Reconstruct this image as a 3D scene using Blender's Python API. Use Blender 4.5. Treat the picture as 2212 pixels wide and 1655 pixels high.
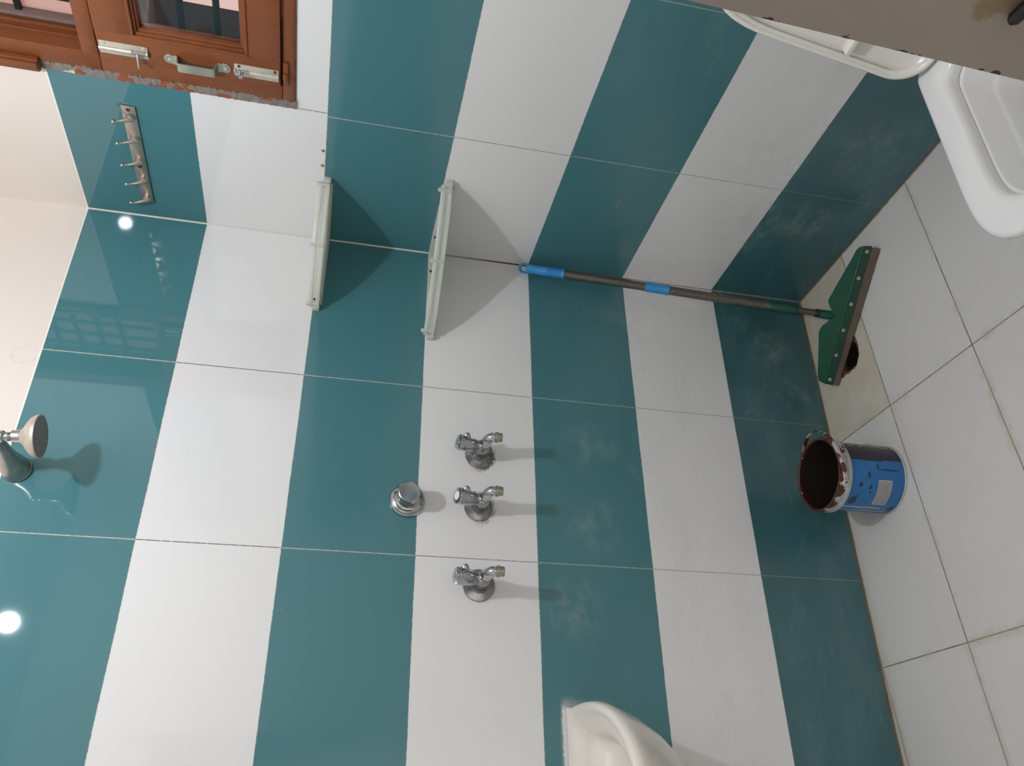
import bpy, bmesh, math, random
from mathutils import Vector, Matrix
random.seed(7)
for o in list(bpy.data.objects): bpy.data.objects.remove(o)
SC = bpy.context.scene
COL = SC.collection

# ------------------------------------------------------------------ camera, world, light, exposure
cam_d = bpy.data.cameras.new('camera'); cam = bpy.data.objects.new('camera', cam_d); COL.objects.link(cam)
RT = Vector((0.22342280371546697, -0.017273643285137537, -0.9745685568637938))
DN = Vector((-0.5008625077138333, -0.8597787729992736, -0.09958518899150745))
FW = Vector((-0.8361931589929031, 0.5103744534628685, -0.20074590433168987))
CP = Vector((1.8382936, -1.5289819, 1.396381))
M = Matrix((( RT.x, -DN.x, -FW.x, CP.x), (RT.y, -DN.y, -FW.y, CP.y), (RT.z, -DN.z, -FW.z, CP.z), (0, 0, 0, 1)))
cam.matrix_world = M
cam_d.sensor_fit = 'HORIZONTAL'; cam_d.sensor_width = 36.0
cam_d.lens = 1774.11 / 2212.0 * 36.0
cam_d.clip_start = 0.02; cam_d.clip_end = 60
SC.camera = cam

SC.view_settings.view_transform = 'Standard'; SC.view_settings.look = 'None'
SC.view_settings.gamma = 1.0; SC.view_settings.use_curve_mapping = False
SC.view_settings.exposure = 0.0

w = bpy.data.worlds.new('daylight'); SC.world = w; w.use_nodes = True
w.node_tree.nodes['Background'].inputs[0].default_value = (1.0, 0.66, 0.60, 1)
w.node_tree.nodes['Background'].inputs[1].default_value = 0.95

ld = bpy.data.lights.new('bulb_light', 'POINT'); ld.energy = 28; ld.shadow_soft_size = 0.025; ld.color = (0.93, 0.972, 1.085)
lo = bpy.data.objects.new('bulb_light', ld); COL.objects.link(lo); lo.location = (1.06, -0.829, 2.35)
# unseen fill light added beyond the open rear doorway to lift the shadows
hd_ = bpy.data.lights.new('hallway_fill', 'AREA'); hd_.shape = 'RECTANGLE'; hd_.size = 0.66; hd_.size_y = 1.9; hd_.energy = 5.5; hd_.color = (1.0, 0.98, 0.93)
ho_ = bpy.data.objects.new('hallway_fill', hd_); COL.objects.link(ho_); ho_.location = (2.75, -1.42, 1.05); ho_.rotation_euler = (math.radians(90), 0, math.radians(90))

# ------------------------------------------------------------------ node helpers
class NT:
    def __init__(s, name):
        s.m = bpy.data.materials.new(name); s.m.use_nodes = True
        s.t = s.m.node_tree; s.n = s.t.nodes; s.l = s.t.links
        s.b = s.n['Principled BSDF']
        s.geo = None
    def put(s, sock, v):
        if v is None: return
        if isinstance(v, bpy.types.NodeSocket): s.l.new(v, sock)
        elif isinstance(v, (tuple, list)) and len(v) == 3 and sock.type == 'RGBA': sock.default_value = (*v, 1)
        else: sock.default_value = v
    def xyz(s):
        if s.geo is None:
            g = s.n.new('ShaderNodeNewGeometry'); q = s.n.new('ShaderNodeSeparateXYZ')
            s.l.new(g.outputs['Position'], q.inputs[0]); s.geo = (g.outputs['Position'], q.outputs[0], q.outputs[1], q.outputs[2])
        return s.geo
    def objxyz(s):
        g = s.n.new('ShaderNodeTexCoord'); q = s.n.new('ShaderNodeSeparateXYZ')
        s.l.new(g.outputs['Object'], q.inputs[0]); return (g.outputs['Object'], q.outputs[0], q.outputs[1], q.outputs[2])
    def mt(s, op, a, b=0.0, c=None):
        d = s.n.new('ShaderNodeMath'); d.operation = op
        s.put(d.inputs[0], a); s.put(d.inputs[1], b)
        if c is not None: s.put(d.inputs[2], c)
        return d.outputs[0]
    def ss(s, v, lo, hi, a=0.0, b=1.0):
        d = s.n.new('ShaderNodeMapRange'); d.interpolation_type = 'SMOOTHSTEP'
        s.put(d.inputs[0], v)
        for i, k in enumerate((lo, hi, a, b)): s.put(d.inputs[i + 1], k)
        return d.outputs[0]
    def noise(s, vec, scale, detail=4, rough=0.55, dist=0.0):
        d = s.n.new('ShaderNodeTexNoise'); s.put(d.inputs['Vector'], vec)
        d.inputs['Scale'].default_value = scale; d.inputs['Detail'].default_value = detail
        d.inputs['Roughness'].default_value = rough; d.inputs['Distortion'].default_value = dist
        return d.outputs['Fac']
    def scale(s, vec, sc):
        d = s.n.new('ShaderNodeMapping'); s.l.new(vec, d.inputs[0]); d.inputs['Scale'].default_value = sc
        return d.outputs[0]
    def mix(s, f, a, b):
        d = s.n.new('ShaderNodeMix'); d.data_type = 'RGBA'
        s.put(d.inputs[0], f); s.put(d.inputs[6], a); s.put(d.inputs[7], b)
        return d.outputs[2]
    def bump(s, h, strength, dist=0.01):
        d = s.n.new('ShaderNodeBump'); s.put(d.inputs['Height'], h)
        d.inputs['Strength'].default_value = strength; d.inputs['Distance'].default_value = dist
        s.l.new(d.outputs[0], s.b.inputs['Normal'])
    def absd(s, v, c): return s.mt('ABSOLUTE', s.mt('SUBTRACT', v, c))
    def dist2(s, a, a0, b, b0):
        p = s.mt('SUBTRACT', a, a0); q = s.mt('SUBTRACT', b, b0)
        return s.mt('SQRT', s.mt('ADD', s.mt('MULTIPLY', p, p), s.mt('MULTIPLY', q, q)))
    def out(s, col, rough, metal=None, spec=None):
        s.put(s.b.inputs['Base Color'], col); s.put(s.b.inputs['Roughness'], rough)
        if metal is not None: s.put(s.b.inputs['Metallic'], metal)
        if spec is not None: s.put(s.b.inputs['Specular IOR Level'], spec)
        return s.m

def simple(name, col, rough, metal=0.0, var=0.12, scale=40, bump=0.0):
    N = NT(name); v = N.objxyz()[0]; n = N.noise(v, scale)
    dark = tuple(c * (1 - var) for c in col); lite = tuple(min(1, c * (1 + var)) for c in col)
    N.out(N.mix(n, dark, lite), N.mt('MULTIPLY_ADD', n, 0.12, rough - 0.06) if rough > 0.06 else rough, metal)
    if bump: N.bump(n, bump, 0.002)
    return N.m

TEAL = (0.066, 0.198, 0.219); WHITE = (0.77, 0.765, 0.755); CREAM = (0.80, 0.725, 0.655)
ZL = [0.3174, 0.6086, 0.900, 1.1936, 1.4938, 1.800]
ZT = 2.099

def wall_mat(name, which, joints, extra=None):
    N = NT(name); pos, X, Y, Z = N.xyz()
    S = N.mt('MULTIPLY', Y, -1.0) if which == 'A' else X
    wob = N.noise(pos, 6, 0); wob2 = N.noise(pos, 90, 3)
    Zw = N.mt('ADD', Z, N.mt('MULTIPLY_ADD', wob, 0.0022, -0.0011))
    # bands
    t = None
    for i, z in enumerate(ZL):
        stp = N.mt('GREATER_THAN', Zw, z)
        t = stp if t is None else N.mt('ADD', t, stp)
    odd = N.mt('MODULO', t, 2.0)                      # 0 teal, 1 white
    # colour variation of tiles
    big = N.noise(pos, 2.3, 2)
    teal = N.mix(big, tuple(c * 0.93 for c in TEAL), tuple(c * 1.07 for c in TEAL))
    col = N.mix(odd, teal, WHITE)
    # level lines
    dl = None
    for z in ZL:
        d = N.absd(Zw, z); dl = d if dl is None else N.mt('MINIMUM', dl, d)
    lvl = N.ss(dl, 0.0003, 0.0012, 1.0, 0.0)
    lvlc = N.mix(N.ss(wob2, 0.40, 0.60), (0.10, 0.10, 0.09), (0.50, 0.47, 0.40))
    col = N.mix(N.mt('MULTIPLY', lvl, 0.6), col, lvlc)
    # vertical joints
    dj = None
    Sj = S if which == 'A' else N.mt('SUBTRACT', S, N.mt('MULTIPLY', N.mt('GREATER_THAN', Z, 1.4938), 0.0105))
    for j in joints:
        d = N.absd(Sj, j); dj = d if dj is None else N.mt('MINIMUM', dj, d)
    jn = N.mt('MULTIPLY', N.ss(dj, N.mt('MULTIPLY', wob2, 0.0008), N.mt('MULTIPLY_ADD', wob2, 0.0022, 0.0006), 1.0, 0.0), N.ss(wob2, 0.25, 0.42))
    gt = N.mix(odd, (0.56, 0.52, 0.44), (0.13, 0.10, 0.07))
    col = N.mix(N.mt('MULTIPLY', jn, N.ss(Z, 0.3, 2.0, 0.55, 1.0)), col, gt)
    # corner grout
    cg = N.ss(S, 0.0022, 0.0042, 1.0, 0.0)
    lowz = N.ss(Z, 0.95, 1.25)
    col = N.mix(cg, col, N.mix(lowz, (0.16, 0.12, 0.08), (0.74, 0.70, 0.62)))
    col = N.mix(N.mt('MULTIPLY', N.mt('MULTIPLY', cg, N.ss(Z, 0.62, 0.55)), 0.8), col, (0.55, 0.53, 0.49))
    # limescale and soap film on the lower tiles
    st = N.noise(N.scale(pos, (1, 1, 2.4)), 3.2, 7, 0.62, 0.6)
    fine = N.noise(N.scale(pos, (3, 3, 4)), 6, 7, 0.68, 0.0)
    film = N.mt('MULTIPLY', N.ss(st, 0.47, 0.76), N.ss(Z, 1.0, 0.55))
    film = N.mt('MULTIPLY', film, N.mt('MULTIPLY_ADD', fine, 0.9, 0.25))
    film = N.mt('MULTIPLY', film, 0.20 if which == 'A' else 0.16)
    col = N.mix(film, col, (0.40, 0.43, 0.43))
    # fine scratches
    scr = N.noise(N.scale(pos, (9, 9, 150)), 2.2, 6, 0.7, 1.2)
    sc2 = N.mt('MULTIPLY', N.ss(scr, 0.69, 0.73), N.mt('MULTIPLY', N.ss(Z, 0.95, 0.75), N.ss(st, 0.50, 0.62)))
    col = N.mix(N.mt('MULTIPLY', sc2, 0.35), col, (0.55, 0.57, 0.57))
    # dirt near the floor
    dz = N.ss(N.mt('SUBTRACT', Z, N.mt('ADD', 0.014, N.mt('MULTIPLY', S, 0.0187 if which == 'A' else 0.009))), 0.001, 0.010, 1.0, 0.0)
    col = N.mix(N.mt('MULTIPLY', dz, N.ss(wob2, 0.3, 0.55, 0.3, 0.95)), col, (0.26, 0.19, 0.11))
    # specks
    vor = N.n.new('ShaderNodeTexVoronoi'); vor.inputs['Scale'].default_value = 26; N.l.new(pos, vor.inputs['Vector'])
    spk = N.mt('MULTIPLY', N.mt('LESS_THAN', vor.outputs['Distance'], 0.030), N.mt('GREATER_THAN', N.noise(pos, 7, 1), 0.56))
    col = N.mix(N.mt('MULTIPLY', spk, 0.7), col, N.mix(odd, (0.30, 0.45, 0.45), (0.20, 0.17, 0.14)))
    rough = N.mt('ADD', 0.032, N.mt('MULTIPLY', N.ss(Z, 1.75, 0.9), 0.22))
    row_tint = N.mt('MULTIPLY', N.mt('MULTIPLY', N.mt('LESS_THAN', Z, 0.3174), N.mt('SUBTRACT', 1.0, odd)), N.ss(st, 0.2, 0.6, 0.55, 0.35))
    col = N.mix(row_tint, col, (0.020, 0.050, 0.058))  # bottom teal row mixed towards a darker blue-grey
    rough = N.mt('ADD', rough, N.mt('MULTIPLY', film, 0.5))
    if extra: col, rough = extra(N, col, rough, X, Y, Z, S, pos, wob2, fine)
    # painted plaster above the tiles
    up = N.mt('GREATER_THAN', Z, ZT)
    pn = N.noise(pos, 5, 3)
    crm = N.mix(pn, (0.77, 0.69, 0.61), CREAM)
    lip = N.mt('LESS_THAN', Z, ZT + 0.004)
    crm = N.mix(lip, crm, (0.86, 0.83, 0.76))
    if which == 'A':
        d = N.dist2(S, 0.465, Z, 2.135)
        ring = N.mt('MULTIPLY', N.ss(N.absd(N.mt('ADD', d, N.mt('MULTIPLY_ADD', N.noise(pos, 30, 3), 0.05, -0.025)), 0.022), 0.0008, 0.003, 1.0, 0.0), N.ss(wob2, 0.35, 0.5))
        crm = N.mix(N.mt('MULTIPLY', ring, 0.22), crm, (0.45, 0.42, 0.36))
    col = N.mix(up, col, crm); rough = N.mt('ADD', N.mt('MULTIPLY', up, 0.6), rough)
    N.out(col, rough)
    tile = N.mt('SUBTRACT', 1.0, up)
    N.put(N.b.inputs['Specular IOR Level'], N.mt('MULTIPLY_ADD', tile, 0.12, 0.5))
    h = N.mt('SUBTRACT', N.mt('MULTIPLY', N.noise(pos, 3.0, 1), 0.5), N.mt('MULTIPLY', N.mt('MULTIPLY', jn, 0.4), N.mt('SUBTRACT', 1.0, up)))
    N.bump(h, 0.10, 0.004)
    return N.m

def extraA(N, col, rough, X, Y, Z, S, pos, wob2, fine):
    # rust around the wall flanges
    for s0, amt in ((0.631, 0.9), (0.771, 0.45), (0.962, 0.18)):
        d = N.dist2(S, s0, Z, 1.045)
        dd = N.mt('ADD', d, N.mt('MULTIPLY_ADD', wob2, 0.030, -0.015))
        m = N.mt('MULTIPLY', N.ss(dd, 0.037, 0.046, 1.0, 0.0), N.ss(Z, 1.075, 1.02))
        col = N.mix(N.mt('MULTIPLY', m, amt), col, (0.17, 0.09, 0.04))
    # sealant smear beside the basin
    e = N.mt('ADD', S, N.mt('MULTIPLY_ADD', fine, 0.05, -0.025))
    m = N.mt('MULTIPLY', N.ss(e, 1.195, 1.232), N.mt('MULTIPLY', N.ss(Z, 0.865, 0.852), N.ss(Z, 0.72, 0.84)))
    col = N.mix(N.mt('MULTIPLY', m, 0.55), col, (0.62, 0.61, 0.60))
    m2 = N.mt('MULTIPLY', N.ss(Z, 0.843, 0.850), N.mt('MULTIPLY', N.ss(N.mt('ADD', Z, N.mt('MULTIPLY_ADD', wob2, 0.012, -0.006)), 0.860, 0.855), N.ss(S, 1.215, 1.23)))
    col = N.mix(m2, col, (0.72, 0.70, 0.68))
    # soapy splash marks
    for s0, z0, r, am in ((0.58, 0.74, 0.11, .4), (0.80, 0.75, 0.10, .4), (1.00, 0.82, 0.11, .5), (0.20, 0.16, 0.10, .7), (0.35, 0.12, 0.09, .5), (0.62, 0.10, 0.10, .5), (0.12, 0.24, 0.05, .6)):
        d = N.dist2(S, s0, Z, z0)
        m = N.mt('MULTIPLY', N.ss(d, 0.2 * r, r, 1.0, 0.0), N.ss(fine, 0.38, 0.68))
        col = N.mix(N.mt('MULTIPLY', m, am * 0.40), col, (0.45, 0.48, 0.48))
    return col, rough

def extraB(N, col, rough, X, Y, Z, S, pos, wob2, fine):
    # chipped spots in the white tiles above the shelf, rough patch on the low white band
    for s0, z0 in ((0.333, 1.500), (0.282, 1.500)):
        d = N.dist2(S, s0, Z, z0)
        m = N.ss(N.mt('ADD', d, N.mt('MULTIPLY_ADD', wob2, 0.006, -0.003)), 0.004, 0.005, 1.0, 0.0)
        m2 = N.ss(d, 0.0055, 0.0075, 1.0, 0.0)
        col = N.mix(m2, col, (0.75, 0.70, 0.68)); col = N.mix(m, col, (0.25, 0.17, 0.14))
    for s0, z0, r, am in ((0.30, 0.36, 0.16, .6), (0.55, 0.42, 0.16, .5), (0.62, 0.16, 0.16, .3), (0.35, 0.18, 0.12, .4)):
        d = N.dist2(S, s0, Z, z0)
        m = N.mt('MULTIPLY', N.ss(d, 0.2 * r, r, 1.0, 0.0), N.ss(fine, 0.36, 0.66))
        col = N.mix(N.mt('MULTIPLY', m, am * 0.45), col, (0.50, 0.52, 0.51))
    # cement strip around the window frame
    a = N.mt('MULTIPLY', N.mt('GREATER_THAN', X, 0.4515), N.mt('GREATER_THAN', Z, 1.5655))
    return col, rough

M_A = wall_mat('striped_wall_tiles_taps', 'A', [0.4455, 0.8985, 1.352, 1.805], extraA)
M_B = wall_mat('striped_wall_tiles_window', 'B', [0.4425, 0.8925, 1.3425, 1.7925], extraB)

def floor_mat():
    N = NT('floor_marble_tiles'); pos, X, Y, Z = N.xyz()
    S = N.mt('MULTIPLY', Y, -1.0)
    wob = N.noise(pos, 70, 3)
    u = N.mt('SUBTRACT', N.mt('SUBTRACT', X, N.mt('MULTIPLY', S, 0.065)), 0.235)
    v = N.mt('SUBTRACT', N.mt('SUBTRACT', S, N.mt('MULTIPLY', X, 0.03)), 0.515)
    du = N.mt('PINGPONG', N.mt('ADD', u, 3.02), 0.151); dv = N.mt('PINGPONG', N.mt('ADD', v, 6.02), 0.301)
    dm = N.mt('MINIMUM', du, dv)
    g = N.ss(dm, N.mt('MULTIPLY_ADD', wob, 0.0016, -0.0002), N.mt('MULTIPLY_ADD', wob, 0.0022, 0.0012), 1.0, 0.0)
    n = N.noise(pos, 3.5, 5); n2 = N.noise(pos, 16, 5)
    col = N.mix(n, (0.63, 0.61, 0.585), (0.70, 0.685, 0.66))
    # yellowed tile in the corner
    yt = N.mt('MULTIPLY', N.mt('LESS_THAN', u, 0.0), N.mt('LESS_THAN', v, 0.0))
    yt = N.mt('MULTIPLY', yt, N.ss(n2, 0.25, 0.7, 0.55, 1.0))
    col = N.mix(yt, col, (0.56, 0.50, 0.39))
    # yellowing next to the joints
    halo = N.mt('MULTIPLY', N.ss(dm, 0.0, 0.022, 1.0, 0.0), N.ss(n2, 0.45, 0.7))
    col = N.mix(N.mt('MULTIPLY', halo, 0.45), col, (0.42, 0.36, 0.25))
    edge = N.ss(X, 0.0, 0.05, 1.0, 0.0)
    col = N.mix(N.mt('MULTIPLY', edge, 0.40), col, (0.50, 0.44, 0.33))
    line = N.ss(N.mt('MINIMUM', X, S), N.mt('MULTIPLY_ADD', wob, 0.008, -0.002), N.mt('MULTIPLY_ADD', wob, 0.012, 0.001), 1.0, 0.0)
    col = N.mix(N.mt('MULTIPLY', line, 0.8), col, (0.22, 0.15, 0.08))
    col = N.mix(g, col, N.mix(N.ss(n2, 0.4, 0.6), (0.20, 0.15, 0.09), (0.34, 0.29, 0.20)))
    vor = N.n.new('ShaderNodeTexVoronoi'); vor.inputs['Scale'].default_value = 22; N.l.new(pos, vor.inputs['Vector'])
    spk = N.mt('MULTIPLY', N.mt('LESS_THAN', vor.outputs['Distance'], 0.035), N.mt('GREATER_THAN', N.noise(pos, 9, 1), 0.56))
    col = N.mix(N.mt('MULTIPLY', spk, 0.55), col, (0.22, 0.17, 0.11))
    N.out(col, N.mt('MULTIPLY_ADD', n, 0.2, 0.32))
    N.bump(N.mt('MULTIPLY', g, -1.0), 0.3, 0.002)
    return N.m
M_FLOOR = floor_mat()
def cream_mat():
    N = NT('cream_painted_plaster'); v = N.xyz()[0]; n = N.noise(v, 6, 4)
    N.out(N.mix(n, (0.74, 0.66, 0.58), CREAM), 0.7); N.bump(N.noise(v, 60, 3), 0.1, 0.002); return N.m
M_CREAM = cream_mat()
M_PALE = simple('pale_cream_paint', (0.91, 0.87, 0.79), 0.7, 0, .02, 6)

def wood_mat():
    N = NT('brown_painted_wood'); v = N.xyz()[0]
    n = N.noise(N.scale(v, (3, 1, 3)), 9, 5, 0.6, 0.5); f = N.noise(v, 120, 3)
    c = N.mix(n, (0.155, 0.042, 0.011), (0.245, 0.073, 0.021))
    c = N.mix(N.ss(f, 0.64, 0.72), c, (0.12, 0.035, 0.014))
    N.out(c, N.mt('MULTIPLY_ADD', n, 0.2, 0.28)); N.bump(N.noise(v, 45, 4), 0.25, 0.0015); return N.m
M_WOOD = wood_mat()
def cement_mat():
    N = NT('rough_cement_edge'); v = N.xyz()[0]; n = N.noise(v, 38, 6, 0.65)
    c = N.mix(n, (0.09, 0.07, 0.06), (0.36, 0.31, 0.275))
    c = N.mix(N.ss(N.noise(v, 17, 3), 0.60, 0.66), c, (0.66, 0.58, 0.50))
    c = N.mix(N.ss(N.noise(v, 24, 3), 0.53, 0.58), c, (0.27, 0.075, 0.03))
    N.out(c, 0.8); N.bump(n, 0.8, 0.006); return N.m
M_CEM = cement_mat()
M_CHROME = simple('worn_chrome', (0.50, 0.50, 0.51), 0.14, 1.0, 0.22, 60)
M_CHROME2 = simple('stained_chrome', (0.32, 0.32, 0.33), 0.22, 0.9, 0.35, 90, 0.05)
M_BRASS = simple('weathered_steel', (0.56, 0.53, 0.43), 0.42, 0.45, 0.25, 70)
M_HANDLE = simple('anodised_green_grey_metal', (0.42, 0.43, 0.36), 0.38, 0.75, 0.12, 60)
M_NICKEL = simple('brushed_nickel', (0.50, 0.44, 0.385), 0.34, 0.9, 0.12, 80)
M_DARK = simple('dark_hole', (0.012, 0.009, 0.008), 0.8, 0.0)
M_RUST = simple('rusty_screw', (0.10, 0.045, 0.035), 0.7, 0.2, 0.3, 200)
M_CERAM = simple('cream_ceramic', (0.80, 0.75, 0.68), 0.16, 0.0, 0.02, 8)
M_WCER = simple('white_ceramic', (0.80, 0.795, 0.785), 0.10, 0.0, 0.015, 8)
M_LID = simple('off_white_plastic', (0.80, 0.775, 0.72), 0.28, 0.0, 0.02, 10)
M_BLUE = simple('blue_plastic', (0.030, 0.245, 0.56), 0.42, 0.0, 0.10, 60)
M_GREEN = simple('dark_green_plastic', (0.004, 0.085, 0.052), 0.40, 0.0, 0.20, 30)
M_GREEND = simple('darker_green_plastic', (0.006, 0.060, 0.038), 0.42, 0.0, 0.2, 30)
M_RUBBER = simple('dirty_grey_rubber', (0.145, 0.108, 0.082), 0.75, 0.0, 0.35, 40, 0.2)
M_RIVET = simple('dull_rivet', (0.42, 0.38, 0.32), 0.5, 0.4, 0.1, 100)
M_BLACK = simple('black_plastic', (0.010, 0.010, 0.011), 0.45, 0.0)

def pole_mat():
    N = NT('scuffed_metal_pole'); v = N.objxyz()[0]
    n = N.noise(N.scale(v, (60, 60, 3)), 4, 4); f = N.noise(v, 220, 2)
    c = N.mix(n, (0.055, 0.050, 0.042), (0.20, 0.185, 0.16)); c = N.mix(N.ss(f, 0.66, 0.7), c, (0.36, 0.33, 0.27))
    N.out(c, 0.38, 0.55); return N.m
M_POLE = pole_mat()
def shelf_mat():
    N = NT('milky_translucent_plastic'); v = N.xyz()[0]; n = N.noise(v, 14, 4)
    c = N.mix(n, (0.82, 0.84, 0.775), (0.90, 0.915, 0.86)); c = N.mix(N.ss(N.noise(v, 9, 4), 0.58, 0.76), c, (0.70, 0.62, 0.47))
    N.out(c, 0.28)
    tr = N.n.new('ShaderNodeBsdfTranslucent'); N.l.new(c, tr.inputs[0])
    tp = N.n.new('ShaderNodeBsdfTransparent'); tp.inputs[0].default_value = (0.93, 0.95, 0.90, 1)
    m1 = N.n.new('ShaderNodeMixShader'); m1.inputs[0].default_value = 0.42; N.l.new(N.b.outputs[0], m1.inputs[1]); N.l.new(tr.outputs[0], m1.inputs[2])
    m2 = N.n.new('ShaderNodeMixShader'); m2.inputs[0].default_value = 0.22; N.l.new(m1.outputs[0], m2.inputs[1]); N.l.new(tp.outputs[0], m2.inputs[2])
    N.l.new(m2.outputs[0], N.n['Material Output'].inputs[0])
    return N.m
M_SHELF = shelf_mat()
def door_mat():
    N = NT('grey_painted_door'); v, X, Y, Z = N.objxyz()
    n = N.noise(v, 8, 5); f = N.noise(v, 420, 2)
    c = N.mix(n, (0.33, 0.285, 0.245), (0.40, 0.355, 0.31)); c = N.mix(N.mt('MULTIPLY', f, 0.25), c, (0.28, 0.25, 0.22))
    xe = N.mt('SUBTRACT', X, N.mt('MULTIPLY', N.mt('SUBTRACT', Z, .9958), .0295))
    ed = N.mt('ADD', xe, N.mt('MULTIPLY_ADD', N.noise(v, 75, 4, 0.65), -0.024, 0.0))
    chip = N.mt('MULTIPLY', N.mt('LESS_THAN', ed, -0.0124), 1.0)
    c = N.mix(chip, c, (0.050, 0.028, 0.018))
    # rust and glue stain around the latch hole
    d = N.mt('ADD', N.dist2(X, 0.048, Z, 1.050), N.mt('MULTIPLY_ADD', N.noise(v, 50, 5, 0.7), 0.05, -0.025))
    st = N.ss(d, 0.010, 0.020, 1.0, 0.0)
    c = N.mix(N.mt('MULTIPLY', st, 0.8), c, N.mix(N.noise(v, 120, 3), (0.13, 0.085, 0.035), (0.36, 0.27, 0.13)))
    N.out(c, 0.55); N.bump(f, 0.12, 0.001); return N.m
M_DOOR = door_mat()
def pink_pane():
    N = NT('frosted_pane'); v = N.xyz()[0]
    N.out((0.86, 0.66, 0.60), 0.6)
    tr = N.n.new('ShaderNodeBsdfTranslucent'); tr.inputs[0].default_value = (0.95, 0.85, 0.80, 1)
    mx = N.n.new('ShaderNodeMixShader'); mx.inputs[0].default_value = 0.75
    N.l.new(N.b.outputs[0], mx.inputs[1]); N.l.new(tr.outputs[0], mx.inputs[2])
    N.l.new(mx.outputs[0], N.n['Material Output'].inputs[0]); return N.m
M_FROST = pink_pane()
def glass_mat():
    N = NT('clear_window_glass')
    g = N.n.new('ShaderNodeBsdfGlossy'); g.inputs['Roughness'].default_value = 0.02
    t = N.n.new('ShaderNodeBsdfTransparent'); t.inputs[0].default_value = (0.94, 0.95, 0.95, 1)
    f = N.n.new('ShaderNodeFresnel'); f.inputs[0].default_value = 1.45
    mx = N.n.new('ShaderNodeMixShader'); N.l.new(f.outputs[0], mx.inputs[0]); N.l.new(t.outputs[0], mx.inputs[1]); N.l.new(g.outputs[0], mx.inputs[2])
    N.l.new(mx.outputs[0], N.n['Material Output'].inputs[0]); return N.m
M_GLASS = glass_mat()
M_IRON = simple('dark_iron', (0.022, 0.020, 0.024), 0.6, 0.3)
M_REVEAL = simple('shade_dark_reveal', (0.035, 0.030, 0.034), 0.8, 0.0, 0.3, 12)  # near-black base colour stands in for the reveal being unlit

# ------------------------------------------------------------------ mesh helpers
def link(name, bm, mat, parent=None, smooth=35, recalc=True):
    if recalc: bmesh.ops.recalc_face_normals(bm, faces=bm.faces)
    me = bpy.data.meshes.new(name); 
    if parent is not None:
        off = Vector(parent.matrix_world.translation) if parent.parent is None else Vector(parent.parent.location)
        bmesh.ops.translate(bm, vec=-off, verts=bm.verts)
    bm.to_mesh(me); bm.free()
    for p in me.polygons: p.use_smooth = True
    me.set_sharp_from_angle(angle=math.radians(smooth))
    me.materials.append(mat)
    o = bpy.data.objects.new(name, me); COL.objects.link(o)
    if parent is not None: o.parent = parent
    return o
def thing(name, loc, label, cat, group=None):
    o = bpy.data.objects.new(name, None); COL.objects.link(o); o.location = loc; o.empty_display_size = 0.05
    o.matrix_world = Matrix.Translation(loc)
    o['label'] = label; o['category'] = cat
    if group: o['group'] = group
    return o
def struct(name, bm, mat, **k):
    o = link(name, bm, mat, **k); o['kind'] = 'structure'; return o
def box(bm, a, b, bevel=0.0):
    a = Vector(a); b = Vector(b); c = (a + b) / 2; s = b - a
    r = bmesh.ops.create_cube(bm, size=1.0, matrix=Matrix.Translation(c) @ Matrix.Diagonal((abs(s.x), abs(s.y), abs(s.z), 1)))
    if bevel:
        es = {e for v in r['verts'] for e in v.link_edges}
        bmesh.ops.bevel(bm, geom=list(es), offset=bevel, segments=2, affect='EDGES', profile=0.5)
def frame_of(d):
    d = Vector(d).normalized(); u = d.orthogonal().normalized(); return d, u, d.cross(u)
def lathe(bm, prof, o, axis, seg=32, cap0=True, cap1=True):
    o = Vector(o); d, u, v = frame_of(axis); rings = []
    for (r, h) in prof:
        rings.append([bm.verts.new(o + d * h + (u * math.cos(2 * math.pi * k / seg) + v * math.sin(2 * math.pi * k / seg)) * max(r, 1e-5)) for k in range(seg)])
    for a, b in zip(rings, rings[1:]):
        for k in range(seg): bm.faces.new((a[k], a[(k + 1) % seg], b[(k + 1) % seg], b[k]))
    if cap0: bm.faces.new(rings[0][::-1])
    if cap1: bm.faces.new(rings[-1])
def tube(bm, pts, rad, seg=14, caps=True, flat=None):
    pts = [Vector(p) for p in pts]; n = len(pts)
    if not hasattr(rad, '__len__'): rad = [rad] * n
    tang = [(pts[min(i + 1, n - 1)] - pts[max(i - 1, 0)]).normalized() for i in range(n)]
    u = tang[0].orthogonal().normalized() if flat is None else Vector(flat)
    rings = []
    for i in range(n):
        u = (u - tang[i] * u.dot(tang[i])).normalized(); v = tang[i].cross(u)
        rr = rad[i] if hasattr(rad[i], '__len__') else (rad[i], rad[i])
        rings.append([bm.verts.new(pts[i] + u * rr[0] * math.cos(2 * math.pi * k / seg) + v * rr[1] * math.sin(2 * math.pi * k / seg)) for k in range(seg)])
    for a, b in zip(rings, rings[1:]):
        for k in range(seg): bm.faces.new((a[k], a[(k + 1) % seg], b[(k + 1) % seg], b[k]))
    if caps: bm.faces.new(rings[0][::-1]); bm.faces.new(rings[-1])
def ball(bm, c, r, sx=1, sy=1, sz=1):
    bmesh.ops.create_uvsphere(bm, u_segments=20, v_segments=12, radius=r, matrix=Matrix.Translation(c) @ Matrix.Diagonal((sx, sy, sz, 1)))
def spline(pts, n=8):
    pts = [Vector(p) for p in pts]; P = [pts[0]] + pts + [pts[-1]]; out = []
    for i in range(1, len(P) - 2):
        a, b, c, d = P[i - 1:i + 3]
        for k in range(n):
            t = k / n
            out.append(0.5 * ((2 * b) + (c - a) * t + (2 * a - 5 * b + 4 * c - d) * t * t + (3 * b - a - 3 * c + d) * t ** 3))
    out.append(pts[-1]); return out
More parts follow.
